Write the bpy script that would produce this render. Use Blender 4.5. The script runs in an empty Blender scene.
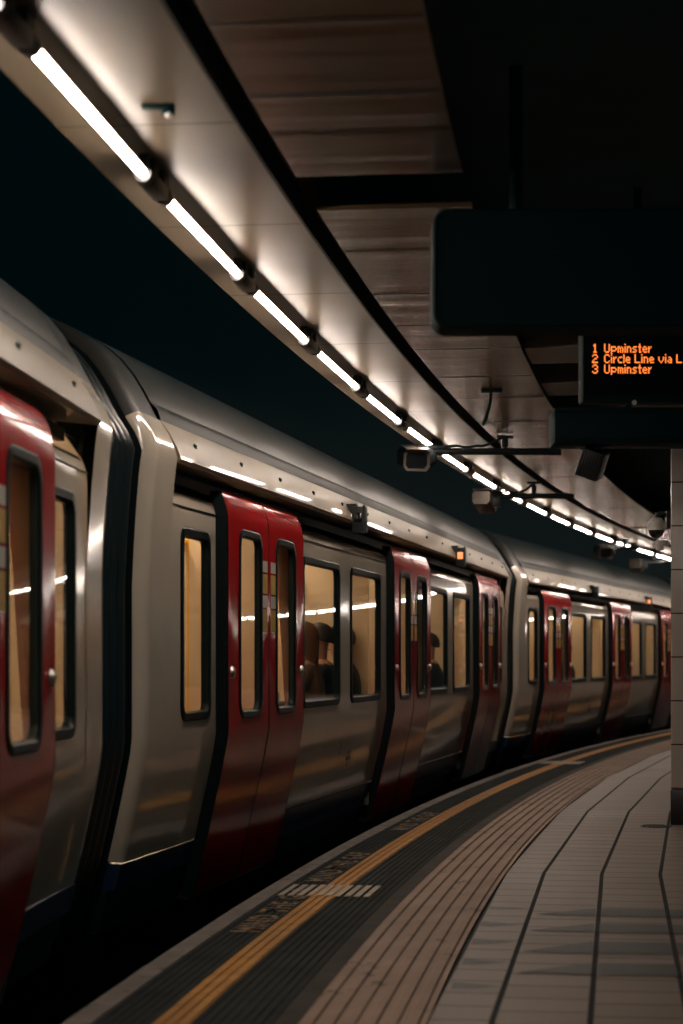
import bpy, bmesh, math, random
from mathutils import Vector, Matrix
random.seed(7)
S_ = bpy.context.scene
COL = S_.collection
PI = math.pi
EYE = 1.12
FPX = 2100.0
L = 15.43            # car length
TH = {'a': 0.065, 'b': 0.187, 'c': 0.289, 'd': 0.405}
JB = (-0.870, 8.819)                                            # coupling between the first two cars
JC = (JB[0] + L*math.sin(TH['b']), JB[1] + L*math.cos(TH['b']))
JD = (JC[0] + L*math.sin(TH['c']), JC[1] + L*math.cos(TH['c']))
JA = (JB[0] - L*math.sin(TH['a']), JB[1] - L*math.cos(TH['a']))
CX, CY, R = 128.441, -8.069, 130.0                               # centre and radius of the platform's curve

def P(S, off, z=0.0):
    a = S / R
    return Vector((CX - (R-off)*math.cos(a), CY + (R-off)*math.sin(a), z))
def heading(S):                                                   # tangent, as an angle from +Y towards +X
    return S / R

# ------------------------------------------------------------------ materials
def mat(name, col, rough=0.5, metal=0.0, spec=0.5, var=0.0, scale=6.0, coat=0.0, rvar=0.0, detail=4.0, stretch=None, bump=0.0, dirt=None, dirt_at=0.62):
    m = bpy.data.materials.new(name); m.use_nodes = True
    nt = m.node_tree; b = nt.nodes['Principled BSDF']
    b.inputs['Base Color'].default_value = (*col, 1)
    b.inputs['Roughness'].default_value = rough
    b.inputs['Metallic'].default_value = metal
    b.inputs['Specular IOR Level'].default_value = spec
    b.inputs['Coat Weight'].default_value = coat
    b.inputs['Coat Roughness'].default_value = 0.04
    if var or rvar or bump or dirt:
        tc = nt.nodes.new('ShaderNodeTexCoord'); mp = nt.nodes.new('ShaderNodeMapping')
        nt.links.new(tc.outputs['Object'], mp.inputs['Vector'])
        if stretch: mp.inputs['Scale'].default_value = stretch
        n = nt.nodes.new('ShaderNodeTexNoise'); n.inputs['Scale'].default_value = scale; n.inputs['Detail'].default_value = detail
        nt.links.new(mp.outputs['Vector'], n.inputs['Vector'])
        last = None
        if var:
            r = nt.nodes.new('ShaderNodeMapRange'); r.inputs['From Min'].default_value = .3; r.inputs['From Max'].default_value = .7
            r.inputs['To Min'].default_value = 1-var; r.inputs['To Max'].default_value = 1+var*.5
            nt.links.new(n.outputs['Fac'], r.inputs['Value'])
            mx = nt.nodes.new('ShaderNodeMix'); mx.data_type = 'RGBA'; mx.blend_type = 'MULTIPLY'; mx.inputs['Factor'].default_value = 1
            mx.inputs['A'].default_value = (*col, 1); nt.links.new(r.outputs['Result'], mx.inputs['B'])
            nt.links.new(mx.outputs['Result'], b.inputs['Base Color']); last = mx.outputs['Result']
        if dirt:
            n2 = nt.nodes.new('ShaderNodeTexNoise'); n2.inputs['Scale'].default_value = scale*2.3; n2.inputs['Detail'].default_value = 6
            nt.links.new(mp.outputs['Vector'], n2.inputs['Vector'])
            r2 = nt.nodes.new('ShaderNodeMapRange'); r2.inputs['From Min'].default_value = dirt_at; r2.inputs['From Max'].default_value = dirt_at+.1
            nt.links.new(n2.outputs['Fac'], r2.inputs['Value'])
            mx2 = nt.nodes.new('ShaderNodeMix'); mx2.data_type = 'RGBA'
            nt.links.new(r2.outputs['Result'], mx2.inputs['Factor'])
            if last: nt.links.new(last, mx2.inputs['A'])
            else: mx2.inputs['A'].default_value = (*col, 1)
            mx2.inputs['B'].default_value = (*dirt, 1)
            nt.links.new(mx2.outputs['Result'], b.inputs['Base Color'])
        if rvar:
            r = nt.nodes.new('ShaderNodeMapRange'); r.inputs['From Min'].default_value = .3; r.inputs['From Max'].default_value = .7
            r.inputs['To Min'].default_value = max(.02, rough-rvar); r.inputs['To Max'].default_value = rough+rvar
            nt.links.new(n.outputs['Fac'], r.inputs['Value']); nt.links.new(r.outputs['Result'], b.inputs['Roughness'])
        if bump:
            bp = nt.nodes.new('ShaderNodeBump'); bp.inputs['Strength'].default_value = bump; bp.inputs['Distance'].default_value = .02
            nt.links.new(n.outputs['Fac'], bp.inputs['Height']); nt.links.new(bp.outputs['Normal'], b.inputs['Normal'])
    return m

def emit(name, col, s):
    m = bpy.data.materials.new(name); m.use_nodes = True
    nt = m.node_tree; b = nt.nodes['Principled BSDF']
    b.inputs['Base Color'].default_value = (.6, .6, .6, 1)
    b.inputs['Emission Color'].default_value = (*col, 1); b.inputs['Emission Strength'].default_value = s
    return m

def glass(name, tint, rough=0.02):
    m = bpy.data.materials.new(name); m.use_nodes = True
    nt = m.node_tree; nt.nodes.remove(nt.nodes['Principled BSDF'])
    out = nt.nodes['Material Output']
    t = nt.nodes.new('ShaderNodeBsdfTransparent'); t.inputs['Color'].default_value = (*tint, 1)
    g = nt.nodes.new('ShaderNodeBsdfGlossy'); g.inputs['Roughness'].default_value = rough
    g.inputs['Color'].default_value = (.9, .9, .9, 1)
    lw = nt.nodes.new('ShaderNodeLayerWeight'); lw.inputs['Blend'].default_value = .5
    pw = nt.nodes.new('ShaderNodeMath'); pw.operation = 'POWER'; pw.inputs[1].default_value = 5.0; nt.links.new(lw.outputs['Facing'], pw.inputs[0])
    fr = nt.nodes.new('ShaderNodeMath'); fr.operation = 'MULTIPLY_ADD'; fr.inputs[1].default_value = .92; fr.inputs[2].default_value = .06; nt.links.new(pw.outputs[0], fr.inputs[0])
    mx = nt.nodes.new('ShaderNodeMixShader')
    nt.links.new(fr.outputs[0], mx.inputs['Fac']); nt.links.new(t.outputs[0], mx.inputs[1]); nt.links.new(g.outputs[0], mx.inputs[2])
    nt.links.new(mx.outputs[0], out.inputs['Surface'])
    return m

M = {}
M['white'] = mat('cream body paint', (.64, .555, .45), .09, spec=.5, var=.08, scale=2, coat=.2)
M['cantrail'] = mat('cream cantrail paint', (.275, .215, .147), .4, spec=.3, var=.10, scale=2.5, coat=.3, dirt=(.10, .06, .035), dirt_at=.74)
M['roof'] = mat('grey roof paint', (.032, .030, .026), .42, spec=.18, var=.06, scale=.8)
M['roof_band'] = mat('dark grey gutter band', (.014, .0138, .013), .55, spec=.15, var=.2, scale=4)
M['red'] = mat('red door enamel', (.53, .016, .018), .11, spec=.32, var=.06, scale=3)
M['blue'] = mat('dark blue skirt paint', (.02, .045, .11), .25, var=.2)
M['black'] = mat('black rubber', (.003, .009, .010), .4, spec=.18)
M['bellows'] = mat('black bellows rubber', (.014, .02, .021), .3, spec=.5)
M['under'] = mat('grimy black underframe', (.006, .028, .032), .8, spec=.2, var=.3)
M['steel'] = mat('worn steel', (.45, .43, .40), .3, metal=1)
M['sill'] = mat('dull sill steel', (.16, .15, .14), .5, metal=1)
M['glass'] = glass('dusty train glass', (.80, .74, .66))
M['dark_glass'] = mat('dark far window glass', (.02, .018, .015), .06, spec=.6)
M['liner'] = mat('beige interior panel', (.66, .54, .40), .45, var=.06, scale=3)
M['liner_floor'] = mat('speckled car floor', (.10, .10, .11), .5, var=.4, scale=60)
M['pole'] = mat('yellow grab pole', (.85, .48, .03), .25, coat=.4)
M['moquette'] = mat('blue patterned seat fabric', (.035, .05, .14), .9, var=.6, scale=30)
M['car_lamp'] = emit('warm car ceiling lamp', (1.0, .77, .52), 19.0)
M['orange_lamp'] = emit('orange indicator lamp', (1.0, .24, .02), 1.1)
M['sticker_w'] = mat('white sticker', (.62, .56, .5), .4)
M['sticker_y'] = mat('yellow sticker', (.65, .38, .05), .4)
M['emblem'] = mat('dark lettering', (.015, .02, .05), .4)
M['tube'] = emit('fluorescent tube', (1.0, .85, .73), 60.0)
M['shield'] = mat('beige tube reflector', (.5, .42, .33), .4)  # for the added shell that blocks each tube's upward light
M['fitting'] = mat('black lamp fitting', (.02, .02, .022), .35, var=.2)
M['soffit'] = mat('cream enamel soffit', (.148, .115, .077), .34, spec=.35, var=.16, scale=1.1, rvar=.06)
def panel_metal():
    m = mat('tan metal ceiling panel', (.165, .106, .057), .24, metal=.65, spec=.4, var=.2, scale=1.3)
    nt = m.node_tree; b = nt.nodes['Principled BSDF']
    uv = nt.nodes.new('ShaderNodeUVMap'); mp = nt.nodes.new('ShaderNodeMapping'); mp.inputs['Scale'].default_value = (5.5, .35, 1)
    nt.links.new(uv.outputs['UV'], mp.inputs['Vector'])
    n = nt.nodes.new('ShaderNodeTexNoise'); n.inputs['Scale'].default_value = 1.0; n.inputs['Detail'].default_value = 3
    nt.links.new(mp.outputs['Vector'], n.inputs['Vector'])
    bp = nt.nodes.new('ShaderNodeBump'); bp.inputs['Strength'].default_value = .4; bp.inputs['Distance'].default_value = .015
    nt.links.new(n.outputs['Fac'], bp.inputs['Height']); nt.links.new(bp.outputs['Normal'], b.inputs['Normal'])
    return m
M['cpanel'] = panel_metal()
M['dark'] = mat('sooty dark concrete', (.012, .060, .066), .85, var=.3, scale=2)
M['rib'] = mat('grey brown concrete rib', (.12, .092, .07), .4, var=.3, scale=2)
M['groove'] = mat('black cable groove', (.010, .010, .010), .8)
M['tunnel'] = mat('sooty brick retaining wall', (.050, .078, .082), .9, var=.1, scale=.4)
M['casing'] = mat('dark teal black casing', (.002, .0145, .017), .7, spec=.1, var=.1, scale=8)
M['arm'] = mat('black metal tube', (.005, .008, .009), .5, spec=.25)
M['casing2'] = mat('dark grey metal', (.028, .032, .034), .4, spec=.3, var=.2)
M['cctv'] = mat('grey camera housing', (.055, .046, .037), .45, spec=.3, var=.12)
M['dome_white'] = mat('white plastic', (.62, .60, .57), .35)
M['smoked'] = mat('smoked dome', (.01, .01, .012), .05, spec=.7)
M['led'] = emit('orange led', (1.0, .20, .018), 1.5)
M['lens'] = mat('lens glass', (.008, .01, .012), .06, spec=.7)
M['coping'] = mat('worn pale edge coping', (.17, .14, .12), .7, var=.3, scale=5, dirt=(.05, .045, .04), dirt_at=.56)
M['rubber'] = mat('dark ribbed rubber surface', (.024, .029, .029), .85, spec=.12, var=.3, scale=4)
M['concrete_strip'] = mat('grey concrete strip', (.05, .047, .044), .85, spec=.2, var=.3, scale=5)
M['yellow'] = mat('worn yellow paint', (.42, .18, .014), .6, spec=.3, var=.25, scale=7, dirt=(.16, .085, .022), dirt_at=.64)
M['marking'] = mat('worn white paint', (.42, .36, .30), .7, spec=.2, var=.2, scale=9)
M['tan'] = mat('tan corduroy paving', (.29, .20, .152), .65, spec=.25, var=.22, scale=2.6, dirt=(.11, .075, .057), dirt_at=.60)
M['tan_low'] = mat('dirty groove paving', (.15, .10, .078), .7, var=.2, scale=4)
M['wedge'] = mat('dark slate tile', (.050, .054, .054), .5, spec=.3, var=.15, scale=3)
M['pillar_base'] = mat('black plinth', (.012, .014, .016), .3)
M['skin'] = mat('skin', (.50, .28, .19), .5)
M['hair'] = mat('dark hair', (.02, .014, .01), .6)
M['hair2'] = mat('auburn hair', (.07, .028, .014), .6)
M['coat_navy'] = mat('navy coat', (.012, .02, .04), .8)
M['coat_black'] = mat('black coat', (.012, .012, .013), .8)
M['coat_brown'] = mat('brown coat', (.06, .035, .022), .8)

def worn_yellow():
    m = mat('faded yellow lettering', (.26, .13, .028), .6)
    nt = m.node_tree; b = nt.nodes['Principled BSDF']
    tc = nt.nodes.new('ShaderNodeTexCoord'); n = nt.nodes.new('ShaderNodeTexNoise'); n.inputs['Scale'].default_value = 22; n.inputs['Detail'].default_value = 5
    nt.links.new(tc.outputs['Object'], n.inputs['Vector'])
    r = nt.nodes.new('ShaderNodeMapRange'); r.inputs['From Min'].default_value = .46; r.inputs['From Max'].default_value = .56
    nt.links.new(n.outputs['Fac'], r.inputs['Value'])
    mx = nt.nodes.new('ShaderNodeMix'); mx.data_type = 'RGBA'; mx.inputs['A'].default_value = (.024, .029, .029, 1); mx.inputs['B'].default_value = (.30, .14, .012, 1)
    nt.links.new(r.outputs['Result'], mx.inputs['Factor']); nt.links.new(mx.outputs['Result'], b.inputs['Base Color'])
    return m
M['worn'] = worn_yellow()

def tile_floor():
    m = bpy.data.materials.new('stone floor tiles'); m.use_nodes = True
    nt = m.node_tree; b = nt.nodes['Principled BSDF']
    uv = nt.nodes.new('ShaderNodeUVMap'); sp = nt.nodes.new('ShaderNodeSeparateXYZ'); nt.links.new(uv.outputs['UV'], sp.inputs['Vector'])
    def math_(op, a, bb=None, c=None):
        n = nt.nodes.new('ShaderNodeMath'); n.operation = op
        for i, v in enumerate((a, bb, c)):
            if v is None: continue
            if isinstance(v, (int, float)): n.inputs[i].default_value = v
            else: nt.links.new(v, n.inputs[i])
        return n.outputs[0]
    S, O = sp.outputs['X'], sp.outputs['Y']
    def line(coord, pitch, phase, half):
        f = math_('FRACT', math_('DIVIDE', math_('SUBTRACT', coord, phase), pitch))
        d = math_('MINIMUM', f, math_('SUBTRACT', 1.0, f))
        return math_('LESS_THAN', d, half/pitch)
    wide = line(O, .302, 1.198, .010)
    row = math_('FLOOR', math_('DIVIDE', math_('SUBTRACT', O, 1.198), .302))
    thin = line(math_('ADD', S, math_('MULTIPLY', row, .083)), .27, .1, .0065)
    n = nt.nodes.new('ShaderNodeTexNoise'); n.inputs['Scale'].default_value = 1.4; n.inputs['Detail'].default_value = 6
    tc = nt.nodes.new('ShaderNodeTexCoord'); nt.links.new(tc.outputs['Object'], n.inputs['Vector'])
    # each tile its own tone
    ix = math_('FLOOR', math_('DIVIDE', math_('SUBTRACT', math_('ADD', S, math_('MULTIPLY', row, .083)), .1), .27))
    cb = nt.nodes.new('ShaderNodeCombineXYZ'); nt.links.new(ix, cb.inputs['X']); nt.links.new(row, cb.inputs['Y'])
    wn = nt.nodes.new('ShaderNodeTexWhiteNoise'); nt.links.new(cb.outputs[0], wn.inputs['Vector'])
    tone = math_('ADD', math_('ADD', .62, math_('MULTIPLY', wn.outputs['Value'], .16)), math_('MULTIPLY', n.outputs['Fac'], .55))
    mx = nt.nodes.new('ShaderNodeMix'); mx.data_type = 'RGBA'; mx.blend_type = 'MULTIPLY'; mx.inputs['Factor'].default_value = 1
    mx.inputs['A'].default_value = (.172, .135, .114, 1); nt.links.new(tone, mx.inputs['B'])
    m2 = nt.nodes.new('ShaderNodeMix'); m2.data_type = 'RGBA'; nt.links.new(thin, m2.inputs['Factor'])
    nt.links.new(mx.outputs['Result'], m2.inputs['A']); m2.inputs['B'].default_value = (.070, .048, .041, 1)
    m3 = nt.nodes.new('ShaderNodeMix'); m3.data_type = 'RGBA'; nt.links.new(wide, m3.inputs['Factor'])
    nt.links.new(m2.outputs['Result'], m3.inputs['A']); m3.inputs['B'].default_value = (.012, .016, .018, 1)
    nt.links.new(m3.outputs['Result'], b.inputs['Base Color'])
    rr = math_('ADD', math_('ADD', .36, math_('MULTIPLY', n.outputs['Fac'], .25)), math_('MULTIPLY', math_('MAXIMUM', wide, thin), .5)); nt.links.new(rr, b.inputs['Roughness'])
    b.inputs['Specular IOR Level'].default_value = .3
    return m
M['tiles'] = tile_floor()

def tile_pillar():
    m = bpy.data.materials.new('glazed pillar tiles'); m.use_nodes = True
    nt = m.node_tree; b = nt.nodes['Principled BSDF']
    tc = nt.nodes.new('ShaderNodeTexCoord'); sp = nt.nodes.new('ShaderNodeSeparateXYZ'); nt.links.new(tc.outputs['Object'], sp.inputs['Vector'])
    a = nt.nodes.new('ShaderNodeMath'); a.operation = 'MULTIPLY_ADD'; a.inputs[1].default_value = 1/.2966; a.inputs[2].default_value = -.83
    nt.links.new(sp.outputs['Z'], a.inputs[0])
    f = nt.nodes.new('ShaderNodeMath'); f.operation = 'FRACT'; nt.links.new(a.outputs[0], f.inputs[0])
    l = nt.nodes.new('ShaderNodeMath'); l.operation = 'LESS_THAN'; l.inputs[1].default_value = .03; nt.links.new(f.outputs[0], l.inputs[0])
    n = nt.nodes.new('ShaderNodeTexNoise'); n.inputs['Scale'].default_value = 4; nt.links.new(tc.outputs['Object'], n.inputs['Vector'])
    mx = nt.nodes.new('ShaderNodeMix'); mx.data_type = 'RGBA'; mx.inputs['A'].default_value = (.46, .42, .385, 1); mx.inputs['B'].default_value = (.03, .028, .026, 1)
    nt.links.new(l.outputs[0], mx.inputs['Factor']); nt.links.new(mx.outputs['Result'], b.inputs['Base Color'])
    b.inputs['Roughness'].default_value = .22
    return m
M['ptiles'] = tile_pillar()

# ------------------------------------------------------------------ mesh helpers
class MB:
    def __init__(s): s.v = []; s.f = []; s.uv = None
    def add(s, vs, fs):
        b = len(s.v); s.v += [Vector(v) for v in vs]; s.f += [tuple(b+i for i in f) for f in fs]; return s
    def grid(s, rows, close_u=False, close_v=False):
        nu, nv = len(rows), len(rows[0]); fs = []
        for i in range(nu if close_u else nu-1):
            for j in range(nv if close_v else nv-1):
                i2, j2 = (i+1) % nu, (j+1) % nv
                fs.append((i*nv+j, i2*nv+j, i2*nv+j2, i*nv+j2))
        return s.add([p for r in rows for p in r], fs)
    def poly(s, pts): return s.add(pts, [tuple(range(len(pts)))])
    def box(s, c, d, rot=None, bev=0.0):
        bm = bmesh.new(); bmesh.ops.create_cube(bm, size=1)
        for v in bm.verts: v.co = Vector((v.co.x*d[0], v.co.y*d[1], v.co.z*d[2]))
        if bev: bmesh.ops.bevel(bm, geom=bm.edges[:], offset=bev, segments=2, affect='EDGES', profile=.5)
        return s.take(bm, c, rot)
    def take(s, bm, c=(0, 0, 0), rot=None):
        bm.verts.index_update(); c = Vector(c)
        vs = [(rot @ v.co if rot else v.co) + c for v in bm.verts]
        fs = [[v.index for v in f.verts] for f in bm.faces]
        s.add(vs, fs); bm.free(); return s
    def cyl(s, p0, p1, r0, r1=None, n=14, cap=True):
        p0, p1 = Vector(p0), Vector(p1); r1 = r0 if r1 is None else r1
        ax = (p1-p0).normalized(); u = ax.orthogonal().normalized(); w = ax.cross(u)
        ring = lambda p, r: [p + u*math.cos(2*PI*k/n)*r + w*math.sin(2*PI*k/n)*r for k in range(n)]
        s.grid([ring(p0, r0), ring(p1, r1)], close_v=True)
        if cap: s.poly(ring(p0, r0)); s.poly(ring(p1, r1))
        return s
    def tube(s, pts, r, n=8):
        pts = [Vector(p) for p in pts]; rows = []
        for i, p in enumerate(pts):
            t = (pts[min(i+1, len(pts)-1)] - pts[max(i-1, 0)]).normalized()
            u = t.cross(Vector((0.13, 0.2, 1))).normalized(); w = t.cross(u)
            rows.append([p + u*math.cos(2*PI*k/n)*r + w*math.sin(2*PI*k/n)*r for k in range(n)])
        s.grid(rows, close_v=True); s.poly(rows[0]); s.poly(rows[-1]); return s
    def dome(s, c, r, z0=-1, z1=0, n=18, m=8):
        rows = []
        for i in range(m+1):
            a = math.asin(z0) + (math.asin(z1)-math.asin(z0))*i/m
            rows.append([Vector(c) + Vector((math.cos(a)*math.cos(2*PI*k/n)*r, math.cos(a)*math.sin(2*PI*k/n)*r, math.sin(a)*r)) for k in range(n)])
        return s.grid(rows, close_v=True)
    def plate(s, outer, holes, tf):
        """flat sheet with holes; outer / holes are 2-D loops, tf maps (u, v) to a point"""
        bm = bmesh.new(); es = []
        for lp in [outer] + holes:
            vs = [bm.verts.new((p[0], p[1], 0)) for p in lp]
            es += [bm.edges.new((vs[i], vs[(i+1) % len(vs)])) for i in range(len(vs))]
        bmesh.ops.triangle_fill(bm, edges=es, use_beauty=True, use_dissolve=False)
        bm.verts.index_update()
        vs = [tf(v.co.x, v.co.y) for v in bm.verts]; fs = [[v.index for v in f.verts] for f in bm.faces]
        bm.free(); return s.add(vs, fs)
    def build(s, name, m, parent=None, smooth=35, weld=True, normals=True):
        me = bpy.data.meshes.new(name)
        me.from_pydata([tuple(v) for v in s.v], [], s.f)
        if s.uv:
            ul = me.uv_layers.new(name='UVMap')
            for lp in me.loops: ul.data[lp.index].uv = s.uv[lp.vertex_index]
        ms = m if isinstance(m, (list, tuple)) else [m]
        for mm in ms: me.materials.append(mm)
        if normals:
            bm = bmesh.new(); bm.from_mesh(me)
            if weld and not s.uv: bmesh.ops.remove_doubles(bm, verts=bm.verts, dist=1e-5)
            bmesh.ops.recalc_face_normals(bm, faces=bm.faces); bm.to_mesh(me); bm.free()
        if smooth:
            for p in me.polygons: p.use_smooth = True
            me.set_sharp_from_angle(angle=math.radians(smooth))
        o = bpy.data.objects.new(name, me); COL.objects.link(o)
        if parent: o.parent = parent
        return o

def rrect(u0, u1, v0, v1, r, n=5):
    pts = []
    for cx, cy, a0 in ((u1-r, v1-r, 0), (u0+r, v1-r, PI/2), (u0+r, v0+r, PI), (u1-r, v0+r, 1.5*PI)):
        for k in range(n+1):
            a = a0 + PI/2*k/n; pts.append((cx+r*math.cos(a), cy+r*math.sin(a)))
    return pts

def tag(o, label, cat, group=None):
    o['label'] = label; o['category'] = cat
    if group: o['group'] = group
    return o
def struct(o, label=None):
    o['kind'] = 'structure'
    if label: o['label'] = label
    return o
def empty(name, loc=(0, 0, 0), rz=0.0):
    o = bpy.data.objects.new(name, None); COL.objects.link(o); o.location = loc; o.rotation_euler = (0, 0, rz); o.empty_display_size = .2
    return o
def copy_tree(o, parent=None):
    c = o.copy(); COL.objects.link(c)
    if parent: c.parent = parent
    for ch in [x for x in o.children]: copy_tree(ch, c)
    return c

# ------------------------------------------------------------------ curved station strips
def sweep(name, prof, S0, S1, m, step=.5, closed=False, parent=None, smooth=20):
    mb = MB(); n = max(1, int(math.ceil((S1-S0)/step))); rows = []; uv = []
    for i in range(n+1):
        S = S0 + (S1-S0)*i/n
        rows.append([P(S, o, z) for o, z in prof]); uv += [(S, o) for o, z in prof]
    mb.grid(rows, close_v=closed)
    if closed:
        k = len(rows[0]); mb.f.append(tuple(range(k))); mb.f.append(tuple(n*k+j for j in range(k)))
    mb.uv = uv
    return mb.build(name, m, parent, smooth=smooth)
S0, S1 = 3.0, 96.0

# platform
struct(sweep('trim_1', [(-.03, -.05), (-.03, .0), (-.118, .0), (-.13, -.012), (-.13, -.16), (-.06, -.2), (-.06, -1.05)], S0, S1, M['coping']), 'worn pale coping along the platform edge')
def ribs(o0, o1, pitch, w, h, base=0.0):
    pr = [(o0, base)]; o = o0 + (pitch-w)/2
    while o + w < o1:
        pr += [(o, base), (o+.002, base+h), (o+w-.002, base+h), (o+w, base)]; o += pitch
    pr.append((o1, base)); return pr
struct(sweep('trim_2', ribs(-.03, .16, .032, .021, .004, -.004), S0, S1, M['rubber'], smooth=0), 'dark ribbed surface between coping and yellow line')
struct(sweep('trim_3', ribs(.157, .273, .0385, .034, .005, -.003), S0, S1, M['yellow'], smooth=0), 'worn yellow line along the platform')
struct(sweep('trim_4', ribs(.27, .535, .033, .021, .004, -.004), S0, S1, M['rubber'], smooth=0), 'dark ribbed surface inside the yellow line')
struct(sweep('trim_5', [(.53, .0), (.603, .0)], S0, S1, M['concrete_strip']), 'plain grey strip beside the tan paving')
tanp = [(.598, -.012), (.604, -.002)]
o = .612
while o < .985:
    tanp += [(o, -.004), (o+.006, .004), (o+.037, .004), (o+.043, -.004)]; o += .0645
tanp += [(.998, -.002), (1.0, -.02)]
struct(sweep('trim_6', tanp, S0, S1, M['tan'], smooth=0), 'tan corduroy paving strip along the platform')
struct(sweep('trim_7', [(-.1, -.014), (1.03, -.014)], S0, S1, M['groove']), 'dark joint beside the tan paving')
# tile field laid in straight runs (its joints kink every few metres)
kink = 19.36
mb = MB(); rows = []; uv = []
Ss = [kink + 4.6*k for k in range(-4, 18)]
for S in Ss:
    rows.append([P(S, o_, 0.0) for o_ in (1.003, 6.0)]); uv += [(S, 1.003), (S, 6.0)]
mb.grid(rows); mb.uv = uv
fl = mb.build('floor', M['tiles'], None, smooth=0); struct(fl, 'grey brown tiled platform floor')
struct(sweep('floor.001', [(-.06, -.06), (6.2, -.06), (6.2, -.3), (-.06, -.3)], S0, S1, M['dark'], step=2), 'platform slab under the tiles')

# darker wedge courses that turn the tiling round the curve
def Sy(Y, off): return R*math.asin((Y-CY)/(R-off))
mb = MB(); zt = .0025
for lo, hi in ((7.46, 7.75), (8.0, 8.34), (8.62, 8.91), (9.17, 9.45)):
    a, b = Sy(lo, 1.5), Sy(hi, 1.5)
    for c0 in (1.513, 1.815, 2.117, 2.419, 2.721):
        c0 += .015; mb.poly([P(a, c0, zt), P(b, c0, zt), P(b, c0+.282, zt), P(a, c0+.282, zt)])
    mb.poly([P(a, 1.505, zt), P(b, 1.505, zt), P(a+.03, 1.235, zt)])
for lo, hi in ((7.13, 7.28), (7.70, 7.85), (8.24, 8.43), (8.81, 8.98), (9.41, 9.52)):
    a, b = Sy(lo, 1.1), Sy(hi, 1.1)
    mb.poly([P(a, 1.03, zt), P((a+b)/2, 1.202, zt), P(b, 1.03, zt)])
struct(mb.build('trim_20', M['wedge'], None, smooth=0), 'dark blue grey wedge tiles set into the floor near the camera')
# painted bars across the edge strip
def bar(S, ln, name, label, n=10, o0=.0, o1=.455):
    mb = MB(); p = (o1-o0)/n
    for k in range(n):
        a = o0 + k*p; rows = [[P(S + ln*i/2, a, .0015), P(S+ln*i/2, a, .0065), P(S + ln*i/2, a+p*.62, .0065), P(S+ln*i/2, a+p*.62, .0015)] for i in range(3)]
        mb.grid(rows); mb.poly(rows[0]); mb.poly(rows[-1])
    return tag(mb.build(name, M['marking'], None, smooth=0), label, 'floor marking')
bar(18.09, .47, 'painted_bar', 'white ribbed bar painted across the yellow line opposite the first car doors')
bar(31.0, .55, 'painted_bar', 'white bar painted across the far yellow line opposite the second gangway')

def flat_text(txt, size, name, S, off, m, label):
    cu = bpy.data.curves.new('lettering', 'FONT'); cu.body = txt; cu.size = size; cu.resolution_u = 2; cu.space_character = 1.15; cu.offset = .004
    t = bpy.data.objects.new('lettering_source', cu); COL.objects.link(t)
    dg = bpy.context.evaluated_depsgraph_get(); me = bpy.data.meshes.new_from_object(t.evaluated_get(dg))
    bpy.data.objects.remove(t); bpy.data.curves.remove(cu)
    bm = bmesh.new(); bm.from_mesh(me)
    for v in bm.verts: v.co = P(S + v.co.x*1.25, off - v.co.y, .0022)
    bm.to_mesh(me); bm.free(); me.name = name; me.materials.clear(); me.materials.append(m)
    o = bpy.data.objects.new(name, me); COL.objects.link(o)
    return tag(o, label, 'floor lettering')
flat_text('MIND THE GAP', .17, 'painted_lettering', 16.75, .14, M['worn'], 'faded yellow lettering on the edge strip nearest the camera')
flat_text('MIND THE GAP', .17, 'painted_lettering', 18.75, .14, M['worn'], 'faded yellow lettering just beyond the nearer white bar')
flat_text('MIND THE GAP', .17, 'painted_lettering', 22.0, .14, M['worn'], 'faded yellow lettering opposite the second pair of car doors')

# ceiling over the platform
ZS = 2.78
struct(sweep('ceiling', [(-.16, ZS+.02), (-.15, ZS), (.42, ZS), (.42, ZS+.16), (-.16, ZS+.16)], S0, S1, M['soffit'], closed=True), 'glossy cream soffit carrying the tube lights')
struct(sweep('ceiling.001', [(.42, ZS+.10), (.50, ZS+.10)], S0, S1, M['groove']), 'dark cable groove in the ceiling')
struct(sweep('trim_8', [(.415, ZS-.006), (.415, ZS+.1), (.425, ZS+.1), (.425, ZS-.006)], S0, S1, M['groove'], closed=True), 'dark edge of the ceiling groove')
# soffit seams
mb = MB()
for k in range(60):
    S = 13.1 + 1.52*k
    if S > S1-1: break
    mb.grid([[P(S+ds, o_, ZS-.0012) for o_ in (-.15, .41)] for ds in (0, .010)])
struct(mb.build('trim_9', M['groove'], None, smooth=0), 'thin dark seams across the soffit')
def Sy(Y, off): return R*math.asin((Y-CY)/(R-off))
# tan metal panels, in bays
gaps = [(Sy(7.20, .8), Sy(7.74, .8)), (Sy(26.2, .8), Sy(26.5, .8))]
edges = [S0]
for a, b in gaps: edges += [a, b]
edges.append(S1)
k = 0; bay = 0
for i in range(0, len(edges), 2):
    a, b = edges[i], edges[i+1]
    o = sweep('ceiling.%03d' % (2+i//2), [(.495, ZS+.004), (1.07, ZS+.004), (1.07, ZS+.022), (.495, ZS+.022)], a, b, M['cpanel'], closed=True)
    struct(o, 'tan metal ceiling panels beside the groove')
mb = MB()
seams = [5.45, 6.15, 6.58, 8.5, 9.5, 10.4, 11.2, 12.3, 13.3, 14.6, 15.4, 16.6, 17.8, 19, 20.4, 21.6, 23, 24.5, 28, 30, 33, 36]
for Y in seams:
    w = .028 if Y in (6.15, 9.5, 11.2, 14.6, 19, 23) else .012
    S = Sy(Y, .8); mb.grid([[P(S+ds, o_, ZS+.0028) for o_ in (.50, 1.066)] for ds in (0, w)])
struct(mb.build('trim_10', M['groove'], None, smooth=0), 'dark seams between the tan ceiling panels')
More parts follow.
